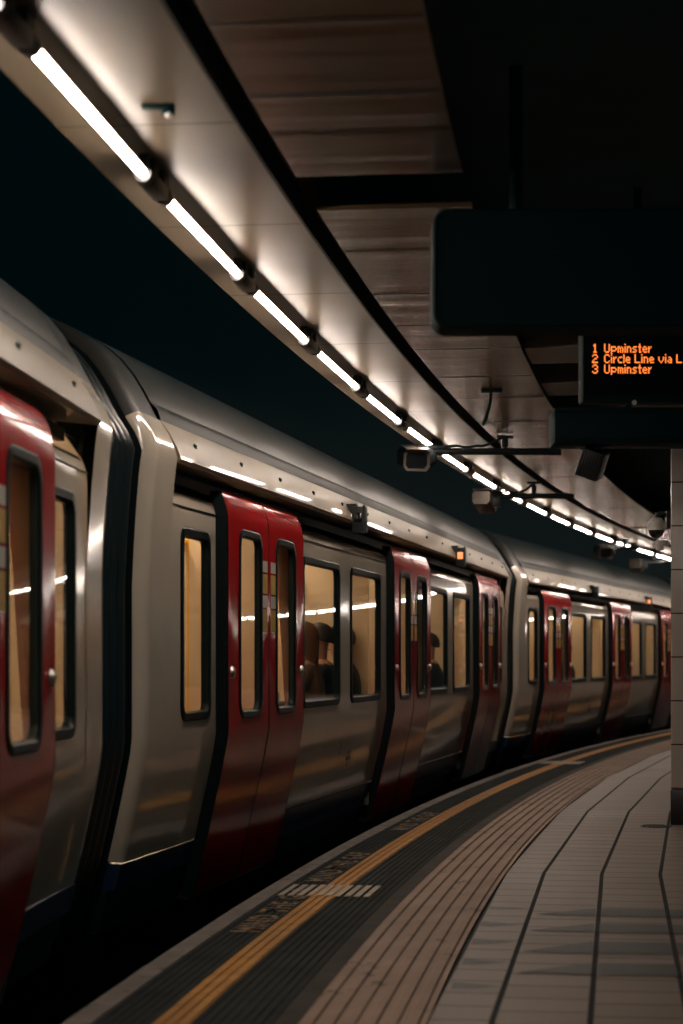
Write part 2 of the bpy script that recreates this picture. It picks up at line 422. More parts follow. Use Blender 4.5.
# ribs and recesses to the right
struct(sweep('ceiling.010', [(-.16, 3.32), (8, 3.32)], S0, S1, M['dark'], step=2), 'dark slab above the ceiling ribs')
Yr = 11.25
mb = MB()
for k in range(3):
    Y = Yr + 1.43*k
    a = Sy(Y, 1.1); rows = []
    for S in (a, a+.61):
        rows.append([P(S, 1.085, 3.32), P(S, 1.085, ZS+.01), P(S, 6.0, ZS+.01), P(S, 6.0, 3.32)])
    mb.grid(rows, close_v=True); mb.poly(rows[0]); mb.poly(rows[1])
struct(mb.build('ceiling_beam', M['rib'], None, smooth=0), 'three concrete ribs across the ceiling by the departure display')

# tunnel over and beyond the track
struct(sweep('wall_left', [(-6.6, -1.1), (-6.6, 9.5), (-7.2, 9.5)], S0-6, S1, M['tunnel'], step=2), 'dark retaining wall beyond the train')
struct(sweep('floor.002', [(-6.6, -1.06), (-.05, -1.06)], S0-6, S1, M['under'], step=2), 'dark track bed')
for i, (zc, r_) in enumerate(((1.9, .03), (2.15, .03), (2.5, .04))):
    pr = [(-6.5 + r_*math.cos(2*PI*k/8), zc + r_*math.sin(2*PI*k/8)) for k in range(8)]
    struct(sweep('trim_%d' % (11+i), pr, S0-6, S1, M['casing2'], step=2, closed=True), 'cable run on the far tunnel wall')
for i, off in enumerate((-2.43, -.99)):
    pr = [(off-.035, -.95), (off+.035, -.95), (off+.035, -.98), (off+.012, -.99), (off+.012, -1.04), (off+.06, -1.06), (off-.06, -1.06), (off-.012, -1.04), (off-.012, -.99), (off-.035, -.98)]
    struct(sweep('trim_%d' % (15+i), pr, S0-6, S1, M['steel'], step=1, closed=True), 'running rail under the train')
struct(sweep('wall_right', [(6.0, -.06), (6.0, 3.4)], 20.0, S1, M['dark'], step=2), 'dark wall at the back of the platform')

mb = MB(); mb.grid([[P(95.5, o_, z_) for o_ in (-6.6, 6.0)] for z_ in (-1.1, 9.5)])  # unseen wall added to cut the teal background from window reflections
struct(mb.build('wall_blocker', M['dark'], None, smooth=0), 'dark wall added past the far end to block the background light')
# ------------------------------------------------------------------ tube lights
ZT = 2.715
def make_light():
    e = empty('tube_light')
    l = 1.44
    MB().cyl((0, 0, 0), (0, l, 0), .0150, n=16).build('tube', M['tube'], e)
    sh = MB(); rr = [(r, math.radians(a)) for r in (.0162, .0192) for a in ([20+i*14 for i in range(11)] if r < .018 else [160-i*14 for i in range(11)])]
    sh.grid([[Vector((r*math.cos(a), y, r*math.sin(a))) for r, a in rr] for y in (.014, l-.014)], close_v=True)
    sh.build('shield', M['shield'], e)  # upper shell added to keep the tube's light off the soffit
    for y0, y1 in ((-.045, .012), (l-.012, l+.045)):
        c = MB().cyl((0, y0, 0), (0, y1, 0), .030, n=16)
        c.box((0, (y0+y1)/2, .034), (.03, .045, .062), bev=.004)
        c.build('end_cap', M['fitting'], e)
    h = MB().box((0, l+.18, -.002), (.058, .262, .05), bev=.012)
    h.box((0, l+.10, .04), (.05, .06, .05)).box((0, l+.27, .04), (.05, .06, .05))
    h.build('gear_housing', M['fitting'], e)
    return e
p0 = make_light()
import itertools
PER = 1.80
st = None
# first tube begins at pixel (38,55)
X_, Y_ = (38-341.5)/FPX*(ZT-EYE)*FPX/605.0, (ZT-EYE)*FPX/605.0
st = R*math.atan2(Y_-CY, CX-X_)
k = -4; first = True
ordn = ['first', 'second', 'third', 'fourth', 'fifth', 'sixth', 'seventh', 'eighth', 'ninth', 'tenth', 'eleventh', 'twelfth', 'thirteenth', 'fourteenth', 'fifteenth', 'sixteenth', 'seventeenth', 'eighteenth', 'nineteenth', 'twentieth']
while True:
    S = st - .085 + PER*k
    if S > S1-3: break
    o = p0 if first else copy_tree(p0); first = False
    off = .045 if S < 40 else .045 - .012*(S-40) if S < 50 else -.075
    o.location = P(S, off, ZT); o.rotation_euler = (0, 0, -heading(S+.7))
    if k < -1: lb = 'tube light overhead, before the one cut off by the upper left corner'
    elif k == -1: lb = 'tube light cut off by the upper left corner, only its dark end showing'
    elif k == 0: lb = 'nearest lit fluorescent tube at the upper left, largest of the row'
    elif k < 20: lb = '%s lit tube along the soffit, counted from the near end' % ordn[k]
    else: lb = 'lit tube far along the soffit, beyond the tiled pillar'
    tag(o, lb, 'ceiling light', 'fluorescent tubes along the platform soffit')
    k += 1

# ------------------------------------------------------------------ train
HW = 1.46
def V(s, d, z): return Vector((HW-d, s-L/2, z+.95))
def low(z):
    return 0.0 if z >= .76 else .128*((.76-z)/.60)**1.15
PD = .065   # how far the body panels sit behind the door leaves
CROWN = [(.015, 2.02), (0.0, 2.037), (.022, 2.09), (.05, 2.145), (.10, 2.215)]
BAND = [(.10, 2.215), (.112, 2.262), (.135, 2.285), (.15, 2.30)]
ROOF = [(.15, 2.30), (.165, 2.335), (.22, 2.425), (.28, 2.497), (.35, 2.556), (.42, 2.600), (.5, 2.638), (.64, 2.682), (.8, 2.712), (1.1, 2.74), (1.46, 2.75)]
PIT = L/3
DC = [PIT/2, PIT*1.5, PIT*2.5]
DHW = .925
WZ0, WZ1 = .83, 1.745

def full_profile():
    side = [(low(z)+PD-.004, z) for z in (.225, .3, .45, .6, .7, .78, 1.0, 1.45)] + [(.053, 1.62), (.041, 1.80), (.031, 1.92), (.024, 1.98)]
    up = [(.016, 2.04), (.03, 2.09), (.055, 2.145), (.10, 2.215), (.14, 2.29)]
    half = side + up + ROOF[1:]
    return half
def offset_prof(pr, dd):
    out = []
    for i, (d, z) in enumerate(pr):
        a = pr[max(i-1, 0)]; b = pr[min(i+1, len(pr)-1)]
        t = Vector((b[0]-a[0], b[1]-a[1])).normalized(); n = Vector((t.y, -t.x))   # inward normal (towards +d / -z)
        out.append((d + n.x*dd, z + n.y*dd))
    return out
def mirror(pr): return pr + [(2*HW-d, z) for d, z in reversed(pr[:-1])]

def make_window(root, s0, s1, z0, z1, d, r=.07, depth=.012, fw=.045, name='window'):
    fr = MB()
    lo, li = rrect(s0, s1, z0, z1, r), rrect(s0+fw, s1-fw, z0+fw, z1-fw, max(.02, r-fw*.6))
    rows = [[V(u, d-.004, v) for u, v in lo], [V(u, d-.010, v) for u, v in rrect(s0+.008, s1-.008, z0+.008, z1-.008, r-.006)],
            [V(u, d-.010, v) for u, v in rrect(s0+fw-.008, s1-fw+.008, z0+fw-.008, z1-fw+.008, r-.02)], [V(u, d+.004, v) for u, v in li], [V(u, d+depth+.02, v) for u, v in li], [V(u, d+depth+.02, v) for u, v in lo]]
    fr.grid(rows, close_v=True, close_u=True)
    f = fr.build(name, M['black'], root)
    g = MB(); lg = rrect(s0+fw-.003, s1-fw+.003, z0+fw-.003, z1-fw+.003, max(.02, r-fw*.6))
    g.poly([V(u, d+depth*.55, v) for u, v in lg]); g.build('window_pane', M['glass'], f, smooth=0)
    return f

def make_leaf(root, s0, s1, near):
    """one sliding door leaf; near = True for the one whose outer edge faces the near end"""
    w0 = s0 + (.235 if near else .17); w1 = s1 - (.17 if near else .235)
    wz0, wz1 = .82, 1.79
    hole = rrect(w0+.02, w1-.02, wz0+.02, wz1-.02, .075)
    mb = MB()
    g = .006
    a, b = s0+g, s1-g
    outer = [(a, .76), (b, .76), (b, 1.80), (a, 1.80)]
    ra = lambda z: 0.0
    rnd = .06   # rounded outer corner at the top
    mb.plate(outer, [hole], lambda u, v: V(u, 0, v))
    zl = [.76, .68, .6, .5, .4, .25, .1, -.05]
    mb.grid([[V(a, low(z), z), V(b, low(z), z)] for z in zl])
    zu = [1.80, 1.84, 1.88, 1.92, 1.95, 1.968]
    def top(z): return .045*max(0, (z-1.80)/.168)**2
    rows = []
    for z in zu:
        ins = 0 if z < 1.90 else rnd*(1-math.sqrt(max(0, 1-((z-1.90)/.068)**2)))
        rows.append([V(a + (ins if near else 0), top(z), z), V(b - (0 if near else ins), top(z), z)])
    mb.grid(rows)
    leaf = mb.build('door_leaf', M['red'], root)
    # thickness: black edge seals all round
    for s, nm in ((a, 'edge_seal'), (b, 'edge_seal')):
        e = MB(); sg = -1 if s == a else 1
        outer_edge = (s == a) == near
        zz = list(reversed(zl)) + zu[1:]
        rows = []
        for z in zz:
            d0 = low(z) + (top(z) if z > 1.8 else 0)
            ins = 0
            if outer_edge and z > 1.90: ins = rnd*(1-math.sqrt(max(0, 1-((z-1.90)/.068)**2)))
            ss = s - sg*ins
            ex = .004
            rows.append([V(ss-sg*.006, d0-.001, z), V(ss+sg*ex, d0+.004, z), V(ss+sg*ex, d0+.062, z), V(ss-sg*.02, d0+.062, z)])
        e.grid(rows); e.poly(rows[0]); e.poly(rows[-1])
        e.build(nm, M['black'], leaf)
    # window
    fr = MB(); fw = .04
    lo = rrect(w0, w1, wz0, wz1, .09); li = rrect(w0+fw, w1-fw, wz0+fw, wz1-fw, .055)
    rows = [[V(u, -.002, v) for u, v in lo], [V(u, -.007, v) for u, v in rrect(w0+.008, w1-.008, wz0+.008, wz1-.008, .085)], [V(u, -.005, v) for u, v in rrect(w0+fw-.008, w1-fw+.008, wz0+fw-.008, wz1-fw+.008, .06)],
            [V(u, .004, v) for u, v in li], [V(u, .032, v) for u, v in li], [V(u, .032, v) for u, v in lo]]
    fr.grid(rows, close_v=True, close_u=True); fr.build('window_frame', M['black'], leaf)
    gp = MB(); gp.poly([V(u, .014, v) for u, v in rrect(w0+fw-.003, w1-fw+.003, wz0+fw-.003, wz1-fw+.003, .055)]); gp.build('window_pane', M['glass'], leaf, smooth=0)
    # door knob near the outer edge
    s = a+.075 if near else b-.075
    MB().cyl(V(s, .002, 1.06), V(s, -.012, 1.06), .030, .026, n=16).cyl(V(s, -.012, 1.06), V(s, -.016, 1.06), .018, n=12).build('door_button', M['steel'], leaf)
    # stickers along the meeting edge
    c0 = b-.155 if near else a+.035
    for nm, mm, zs in (('white_sticker', 'sticker_w', ((1.59, 1.65), (1.40, 1.465))), ('yellow_sticker', 'sticker_y', ((1.475, 1.58), (1.27, 1.39)))):
        for z0, z1 in zs:
            o1 = MB().box(V(c0+.06, -.001, (z0+z1)/2), (.002, .115, z1-z0)).build(nm, M[mm], leaf, smooth=0)
            o1['label'] = nm.replace('_', ' ')
    return leaf

def make_car(name='train_car', doors=(0, 1, 2)):
    root = empty(name)
    # roof, gutter band, cantrail
    sa, sb = .76, L-.76
    ss = [sa + (sb-sa)*i/14 for i in range(15)]
    MB().grid([[V(s, d, z) for d, z in mirror(ROOF)] for s in ss]).build('roof', M['roof'], root, smooth=50)
    bd = MB(); bd.grid([[V(s, d, z) for d, z in BAND] for s in ss]); bd.grid([[V(s, 2*HW-d, z) for d, z in BAND] for s in ss]); bd.build('gutter_band', M['roof_band'], root)
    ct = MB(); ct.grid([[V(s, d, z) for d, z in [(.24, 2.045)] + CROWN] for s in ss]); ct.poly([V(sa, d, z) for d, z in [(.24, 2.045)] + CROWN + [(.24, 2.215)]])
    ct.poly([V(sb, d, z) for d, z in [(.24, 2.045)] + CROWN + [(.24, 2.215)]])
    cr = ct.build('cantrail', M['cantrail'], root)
    rv = MB()
    for k in range(15):
        s = 1.15 + .94*k; d = .043
        rv.cyl(V(s, d+.004, 2.135), V(s, d-.010, 2.128), .013, .010, n=8); rv.box(V(s+.02, d-.001, 2.122), (.006, .05, .012))
    rv.build('rivet', M['under'], cr, smooth=0)
    # dark door track in the slot
    tr = MB(); tr.grid([[V(s, .235, 1.80), V(s, .235, 2.05)] for s in (sa, sb)]); tr.box(V(L/2, .16, 1.985), (.03, sb-sa, .05)); tr.build('door_track', M['black'], root, smooth=0)
    # body panels: between the doors
    bays = [(.72, DC[0]-DHW+.06, [(.98, 1.53)])]
    mid1 = (DC[0]+DC[1])/2; mid2 = (DC[1]+DC[2])/2
    for m_ in (mid1, mid2): bays.append((m_-PIT/2+DHW-.06, m_+PIT/2-DHW+.06, [(m_-1.39, m_-.19), (m_+.19, m_+1.39)]))
    bays.append((DC[2]+DHW-.06, L-.72, [(L-1.53, L-.98)]))
    def bay_low(z): return low(z) + PD
    for (a, b, ws) in bays:
        mb = MB()
        holes = [rrect(x0+.02, x1-.02, WZ0+.02, WZ1-.02, .06) for x0, x1 in ws]
        mb.plate([(a, .76), (b, .76), (b, 1.80), (a, 1.80)], holes, lambda u, v: V(u, PD, v))
        mb.grid([[V(a, bay_low(z), z), V(b, bay_low(z), z)] for z in (.76, .68, .6, .5, .4, .3, .225)])
        mb.grid([[V(a, PD+x, z), V(b, PD+x, z)] for x, z in ((0, 1.80), (.003, 1.84), (.012, 1.875), (.035, 1.905), (.075, 1.925), (.175, 1.935))])
        pn = mb.build('body_panel', M['white'], root)
        g = MB(); g.box(V((a+b)/2, PD-.001, 1.84), (.004, b-a-.004, .004)); g.build('panel_seam', M['black'], pn, smooth=0)
        ln = MB(); ln.plate([(a, .77), (b, .77), (b, 1.915), (a, 1.915)], [rrect(x0-.0, x1+.03, WZ0-.01, WZ1+.01, .06) for x0, x1 in ws], lambda u, v: V(u, PD+.03 if v < 1.9 else PD+.10, v)); ln.build('inner_lining', M['liner'], pn, smooth=0)
        for x0, x1 in ws: make_window(root, x0, x1, WZ0, WZ1, PD)
    stn = ((.372, .10), (.374, 0), (L-.374, 0), (L-.372, .10))
    sk = MB(); sk.grid([[V(s_, bay_low(z)+x+e_, z) for s_, e_ in stn] for x, z in ((.10, .226), (.02, .225), (-.006, .222), (-.006, .11), (.03, .10))]); sk.build('skirt', M['blue'], root)
    sk = MB(); sk.grid([[V(s_, bay_low(z)+.03+e_, z) for s_, e_ in stn] for z in (.11, .02, -.09)]); sk.build('lower_skirt', M['under'], root)
    # end pillars and roof fairings (hoops at each end)
    pr = full_profile(); iw = 15   # split index white / grey
    for end in (0, 1):
        sts = [(.36, .055), (.363, .042), (.374, .024), (.392, .009), (.42, 0), (.45, 0), (.70, 0), (.738, .006), (.748, .07)]
        T = (lambda s: s) if end == 0 else (lambda s: L-s)
        mp = pr
        rw = []; rg = []
        for s, dd in sts:
            q = offset_prof(pr, dd)
            qw = offset_prof(pr, dd if s < .5 else 0)
            rw.append([V(T(s), d, z) for d, z in qw[:iw+1]])
            full = q[iw:] ; full = full + [(2*HW-d, z) for d, z in reversed(full[:-1])]
            rg.append([V(T(s), d, z) for d, z in full])
        MB().grid(rw).build('end_pillar', M['white'], root, smooth=50)
        MB().grid([[Vector((-v.x, v.y, v.z)) for v in r] for r in rw]).build('end_pillar', M['white'], root, smooth=50)
        rf = MB().grid(rg).build('roof_fairing', M['roof'], root, smooth=50)
        i35 = [i for i, (d, z) in enumerate(pr) if abs(d-.35) < 1e-6][0]
        (d0, z0), (d1, z1) = pr[i35], pr[i35+1]
        sm = MB().grid([[V(T(s_), d_ , z_ + .003) for d_, z_ in ((d0, z0), (d0+(d1-d0)*.28, z0+(z1-z0)*.28))] for s_ in (.40, .70)])
        sm.build('fairing_seam', M['black'], rf, smooth=0)
        # end wall round the open gangway
        q = mirror(offset_prof([(low(z)+PD, z) for z in (-.09, .1)] + pr, .053)); eb = MB()
        loop = [(d, z) for d, z in q]
        hole = [(.80, .30), (2.12, .30), (2.12, 2.05), (.80, 2.05)]
        eb.plate(loop, [hole], lambda u, v: V(T(.362), u, v)); eb.build('end_wall', M['black'], root, smooth=0)
        eb = MB(); eb.plate([(.28, .27), (2.64, .27), (2.64, .75), (2.815, .79), (2.815, 1.9), (2.64, 2.15), (.28, 2.15), (.105, 1.9), (.105, .79), (.28, .75)], [hole], lambda u, v: V(T(.60), u, v)); eb.build('bulkhead', M['liner'], root, smooth=0)
        MB().box(V(T(.56), HW, 1.19), (1.36, .05, 1.80), bev=.01).build('gangway_infill', M['liner'], root, smooth=0)  # beige panel added across the open gangway so windows show lit beige
    # doors
    for i in doors:
        c = DC[i]
        make_leaf(root, c-DHW, c, True); make_leaf(root, c, c+DHW, False)
        MB().box(V(c, .262, -.06), (.08, 2*DHW-.1, .04)).build('door_sill', M['sill'], root, smooth=0)
    # far side wall, interior
    fw = MB(); fw.grid([[V(s, 2*HW-d, z) for d, z in [(.1, 2.215), (.04, 2.05), (.03, 1.9), (.03, .8), (.15, .15)]] for s in (.42, L-.42)]); fw.build('far_side_wall', M['white'], root)
    wl = MB(); wl.grid([[V(s, 2.74, z) for z in (.0, 2.1)] for s in (.4, L-.4)]); il = wl.build('interior_wall', M['liner'], root, smooth=0)
    wn = MB()
    for m_ in (mid1, mid2):
        for x0, x1 in ((m_-1.39, m_-.19), (m_+.19, m_+1.39)): wn.box(V((x0+x1)/2, 2.735, 1.29), (.02, x1-x0-.1, .86), bev=.006)
    for c in DC:
        for sg in (-1, 1): wn.box(V(c+sg*.42, 2.735, 1.31), (.02, .42, .92), bev=.006)
    wn.build('far_window', M['dark_glass'], il, smooth=0)
    cl = MB(); cl.grid([[V(s, d, z) for d, z in ((.165, 2.0), (.32, 2.10), (.7, 2.16), (2.2, 2.16), (2.58, 2.10), (2.74, 2.0))] for s in (.4, L-.4)]); cl.build('interior_ceiling', M['liner'], root, smooth=0)
    MB().box(V(L/2, HW, .0), (2.2, L-1.0, .06)).build('car_floor', M['liner_floor'], root, smooth=0)
    for d in (.78, 2.14):
        lp = MB()
        for k in range(8): lp.box(V(1.2+1.87*k, d, 2.145), (.14, 1.5, .025), bev=.006)
        lp.build('interior_lamp', M['car_lamp'], root, smooth=0)
    # seats, poles
    for m_ in (mid1, mid2):
        for side in (0, 1):
            X = (lambda d: d) if side == 0 else (lambda d: 2.9-d)
            b = MB(); ln = 3.15
            b.box(V(m_, X(.42), .42), (.46, ln, .09), bev=.03); b.box(V(m_, X(.235), .66), (.08, ln, .42), bev=.03); b.box(V(m_, X(.40), .22), (.36, ln, .34))
            b.build('bench_seat', M['moquette'], root)
            for e in (-1, 1):
                s = m_ + e*1.62
                q = MB(); q.box(V(s, X(.50), 1.0), (.62, .03, 1.9), bev=.008); q.build('draught_screen', M['liner'], root)
                t = MB(); t.tube([V(s, X(.70), .03), V(s, X(.70), 1.0), V(s, X(.70), 2.155)], .017); t.build('grab_pole', M['pole'], root)
    for d in (.72, 2.2):
        t = MB(); t.tube([V(.9, d, 1.82), V(L/2, d, 1.82), V(L-.9, d, 1.82)], .016)
        for k in range(9): t.cyl(V(1.2+1.63*k, d, 1.82), V(1.2+1.63*k, d, 2.16), .012, n=8)
        t.build('grab_rail', M['pole'], root)
    # underframe with bogies
    u = MB(); u.box(V(L/2, HW, -.02), (2.1, L-.8, .14)); u.box(V(L/2, HW, -.45), (2.0, 5.2, .7), bev=.04); u.build('underframe', M['under'], root, smooth=0)
    for c in (2.5, L-2.5):
        bg = MB()
        for d in (.55, 2.37): bg.box(V(c, d, -.50), (.12, 2.9, .24), bev=.03)
        bg.box(V(c, HW, -.42), (1.9, .5, .3)); bo = bg.build('bogie', M['under'], root, smooth=0)
        for ds in (-1.05, 1.05):
            w = MB()
            for d in (.74, 2.18):
                w.cyl(V(c+ds, d-.07, -.56), V(c+ds, d+.07, -.56), .385, n=24)
            w.cyl(V(c+ds, .74, -.56), V(c+ds, 2.18, -.56), .08, n=10)
            w.build('wheelset', M['under'], bo)
    # indicator lamp boxes on the cantrail
    for i, s in enumerate((mid1, mid2)):
        h = MB(); h.box(V(s, -.035, 2.045), (.085, .12, .17), bev=.008); h.box(V(s+.01, .02, 2.12), (.06, .08, .06)); h.box(V(s-.065, -.075, 2.045), (.012, .03, .18))
        hb = h.build('indicator_box', M['casing2'], root)
        fmat = M['orange_lamp'] if i else M['lens']
        f = MB().box(V(s-.062, -.035, 2.058), (.050, .008, .062), bev=.003).build('indicator_lens', fmat, hb)
        if i: f['label'] = 'lit orange lens'
    # number plates low on the panels
    for m_ in (mid1,):
        def plate_text(txt, size, s, z):
            cu = bpy.data.curves.new('t', 'FONT'); cu.body = txt; cu.size = size; cu.offset = .002
            t = bpy.data.objects.new('t', cu); COL.objects.link(t)
            me = bpy.data.meshes.new_from_object(t.evaluated_get(bpy.context.evaluated_depsgraph_get())); bpy.data.objects.remove(t); bpy.data.curves.remove(cu)
            me.materials.clear(); me.materials.append(M['emblem'])
            for v in me.vertices:
                zz = z + v.co.y; v.co = V(s + v.co.x, low(zz)+PD-.003, zz)
            o = bpy.data.objects.new('fleet_number', me); COL.objects.link(o); o.parent = root
            return o
        plate_text('21', .13, m_-.02, .50)
        e = MB()
        e.grid([[V(m_+.42+.055*math.cos(a)*k, low(.45+.065*math.sin(a)*k)+PD-.003, .45+.065*math.sin(a)*k) for a in [2*PI*j/18 for j in range(18)]] for k in (.6, 1.0)], close_v=True)
        e.box(V(m_+.42, low(.45)+PD-.004, .45), (.003, .16, .025))
        e.build('roundel', M['emblem'], root, smooth=0)
    return root

def put_car(o, J, th):
    c = Vector((J[0] + L/2*math.sin(th) - HW*math.cos(th), J[1] + L/2*math.cos(th) + HW*math.sin(th), -.95))
    o.location = c; o.rotation_euler = (0, 0, -th)
carB = make_car()
put_car(carB, JB, TH['b'])
carC = copy_tree(carB); put_car(carC, JC, TH['c'])
carD = copy_tree(carB); put_car(carD, JD, TH['d'])
carA = copy_tree(carB); put_car(carA, JA, TH['a'])
G = 'cars of the underground train'
tag(carA, 'nearest train car, cut off at the left edge with one red door showing', 'train car', G)
tag(carB, 'middle train car with three pairs of red doors, whole side in view', 'train car', G)
tag(carC, 'farther train car beyond the second gangway, running behind the tiled pillar', 'train car', G)
tag(carD, 'last train car round the bend, hidden behind the tiled pillar', 'train car', G)

# gangway bellows
def make_bellows(J, th0, th1, label):
    th = (th0+th1)/2
    c = Vector((J[0] - HW*math.cos(th), J[1] + HW*math.sin(th), -.95))
    e = empty('gangway_bellows', c, -th)
    pr = [(low(z)+PD, z) for z in (-.06, .1)] + full_profile(); mb = MB(); rows = []
    n = 48
    for i in range(n+1):
        y = -.39 + .78*i/n; ph = 6*2*PI*i/n
        dd = .085 + .03*math.cos(ph)
        rows.append([Vector((HW-d, y, z+.95)) for d, z in mirror(offset_prof(pr, dd))])
    mb.grid(rows); mb.build('bellows', M['bellows'], e, smooth=60)
    fl_ = MB().box((0, 0, .95), (1.25, .70, .06)); fl_.build('gangway_floor', M['liner_floor'], e, smooth=0)
    tag(e, label, 'gangway', 'gangways between the cars')
make_bellows(JB, TH['a'], TH['b'], 'black rubber gangway between the nearest car and the middle car')
make_bellows(JC, TH['b'], TH['c'], 'black rubber gangway between the middle car and the farther car')
make_bellows(JD, TH['c'], TH['d'], 'black rubber gangway at the far end of the farther car')

# ------------------------------------------------------------------ passengers
def make_person(J, th, s, d, face, coat, hairm, label, long_hair=False):
    """seated passenger; face = heading offset of the body inside the car (0 looks along the car, PI/2 looks across to the far side)"""
    base = Vector((J[0] + s*math.sin(th) - d*math.cos(th), J[1] + s*math.cos(th) + d*math.sin(th), 0.03))
    e = empty('person', base, -th + face)
    # body looks along local +Y, seat height .46
    H = .46
    nodes = {
        'pel': ((0, 0, H+.09), .145), 'wst': ((0, .0, H+.24), .125), 'chs': ((0, -.015, H+.42), .150), 'nkb': ((0, -.01, H+.56), .075), 'nck': ((0, .005, H+.62), .052),
        'hd0': ((0, .025, H+.70), .080), 'hd1': ((0, .02, H+.79), .088), 'hd2': ((0, .012, H+.84), .06)}
    edges = [('pel', 'wst'), ('wst', 'chs'), ('chs', 'nkb'), ('nkb', 'nck'), ('nck', 'hd0'), ('hd0', 'hd1'), ('hd1', 'hd2')]
    for sg, n in ((-1, 'l'), (1, 'r')):
        nodes.update({n+'hp': ((sg*.10, .05, H+.08), .095), n+'kn': ((sg*.12, .47, H+.06), .062), n+'an': ((sg*.12, .46, .09), .042), n+'to': ((sg*.13, .62, .045), .035),
                      n+'sh': ((sg*.185, -.015, H+.53), .068), n+'el': ((sg*.235, .05, H+.27), .05), n+'wr': ((sg*.10, .27, H+.20), .034), n+'pm': ((sg*.055, .34, H+.19), .032)})
        edges += [('pel', n+'hp'), (n+'hp', n+'kn'), (n+'kn', n+'an'), (n+'an', n+'to'), ('nkb', n+'sh'), (n+'sh', n+'el'), (n+'el', n+'wr'), (n+'wr', n+'pm')]
        for f in range(4):
            ff = n+'f%d' % f
            x = sg*(.085-.022*f)
            nodes[ff+'a'] = ((x-sg*.01, .375+.012*(1.5-abs(f-1.5)), H+.185), .0105); nodes[ff+'b'] = ((x-sg*.02, .40+.012*(1.5-abs(f-1.5)), H+.165), .009)
            edges += [(n+'pm', ff+'a'), (ff+'a', ff+'b')]
        nodes[n+'th'] = ((sg*.02, .335, H+.215), .011); edges.append((n+'pm', n+'th'))
    names = list(nodes); idx = {k: i for i, k in enumerate(names)}
    me = bpy.data.meshes.new('body'); me.from_pydata([nodes[k][0] for k in names], [(idx[a], idx[b]) for a, b in edges], [])
    o = bpy.data.objects.new('body', me); COL.objects.link(o)
    sk = o.modifiers.new('skin', 'SKIN'); sk.use_smooth_shade = True
    for i, k in enumerate(names):
        r = nodes[k][1]; sv = me.skin_vertices[0].data[i]; sv.radius = (r, r); sv.use_root = (k == 'pel')
    ss_ = o.modifiers.new('sub', 'SUBSURF'); ss_.levels = 2; ss_.render_levels = 2
    dg = bpy.context.evaluated_depsgraph_get(); m2 = bpy.data.meshes.new_from_object(o.evaluated_get(dg))
    bpy.data.objects.remove(o)
    m2.name = 'body'; m2.materials.clear(); m2.materials.append(coat); m2.materials.append(M['skin'])
    for p in m2.polygons:
        c = p.center; p.use_smooth = True
        p.material_index = 1 if (c.z > H+.60 or (c.y > .27 and c.z > H+.13 and abs(c.x) < .115)) else 0
    b = bpy.data.objects.new('body', m2); COL.objects.link(b); b.parent = e
    # face details
    f = MB(); f.dome((0, .112, H+.745), .016, -1, 1, n=10, m=6)
    for sg in (-1, 1): f.dome((sg*.088, .02, H+.755), .022, -1, 1, n=10, m=6)
    f.build('nose_and_ears', M['skin'], b)
    ey = MB()
    for sg in (-1, 1): ey.dome((sg*.033, .098, H+.775), .010, -1, 1, n=8, m=4)
    ey.box((0, .104, H+.705), (.045, .012, .008), bev=.003); ey.build('eyes_and_mouth', M['hair'], b)
    # hair cap
    rows = []
    for i in range(9):
        a = PI/2 - (PI*.62)*i/8
        rr = []
        for k in range(20):
            t = 2*PI*k/20
            back = .5-.5*math.sin(t)          # 1 at the back
            aa = a if a > .15 else .15 + (a-.15)*back
            rr.append(Vector((.105*math.cos(aa)*math.cos(t), .010 + .112*math.cos(aa)*math.sin(t), H+.785 + .112*math.sin(aa) - (.16*back if (long_hair and i == 8) else 0))))
        rows.append(rr)
    MB().grid(rows, close_v=True).build('hair', hairm, b, smooth=60)
    return tag(e, label, 'person')
B_ = (JB, TH['b'])
make_person(*B_, 5.45, .40, PI/2, M['coat_brown'], M['hair2'], 'seated person in a dark brown coat behind the first wide window of the middle car', True)
make_person(*B_, 6.02, .40, PI/2, M['coat_navy'], M['hair'], 'seated person in a navy coat beside the brown-coated passenger')
make_person(*B_, 6.62, .36, PI/2, M['coat_black'], M['hair'], 'seated person in a black coat behind the second wide window of the middle car')
make_person(*B_, 11.3, .40, PI/2, M['coat_black'], M['hair'], 'seated person in black behind the windows after the second pair of doors')
make_person(JC, TH['c'], 5.2, .40, PI/2, M['coat_black'], M['hair'], 'seated person in black inside the farther car')

# ------------------------------------------------------------------ departure display
FONT = {
 'U': "10001 10001 10001 10001 10001 10001 01110", 'p': "00000 00000 11110 10001 10001 11110 10000 10000", 'm': "00000 00000 11010 10101 10101 10101 10101",
 'i': "1 0 1 1 1 1 1", 'n': "0000 0000 1110 1001 1001 1001 1001", 's': "0000 0000 0111 1000 0110 0001 1110", 't': "010 010 111 010 010 010 011",
 'e': "0000 0000 0110 1001 1111 1000 0111", 'r': "000 000 101 110 100 100 100", 'C': "01110 10001 10000 10000 10000 10001 01110", 'c': "0000 0000 0111 1000 1000 1000 0111",
 'l': "1 1 1 1 1 1 1", 'L': "10000 10000 10000 10000 10000 10000 11111", 'v': "00000 00000 10001 10001 10001 01010 00100", 'a': "0000 0000 0110 0001 0111 1001 0111",
 '1': "00100 01100 00100 00100 00100 00100 01110", '2': "01110 10001 00001 00110 01000 10000 11111", '3': "01110 10001 00001 00110 00001 10001 01110", ' ': "00 00 00 00 00 00 00"}
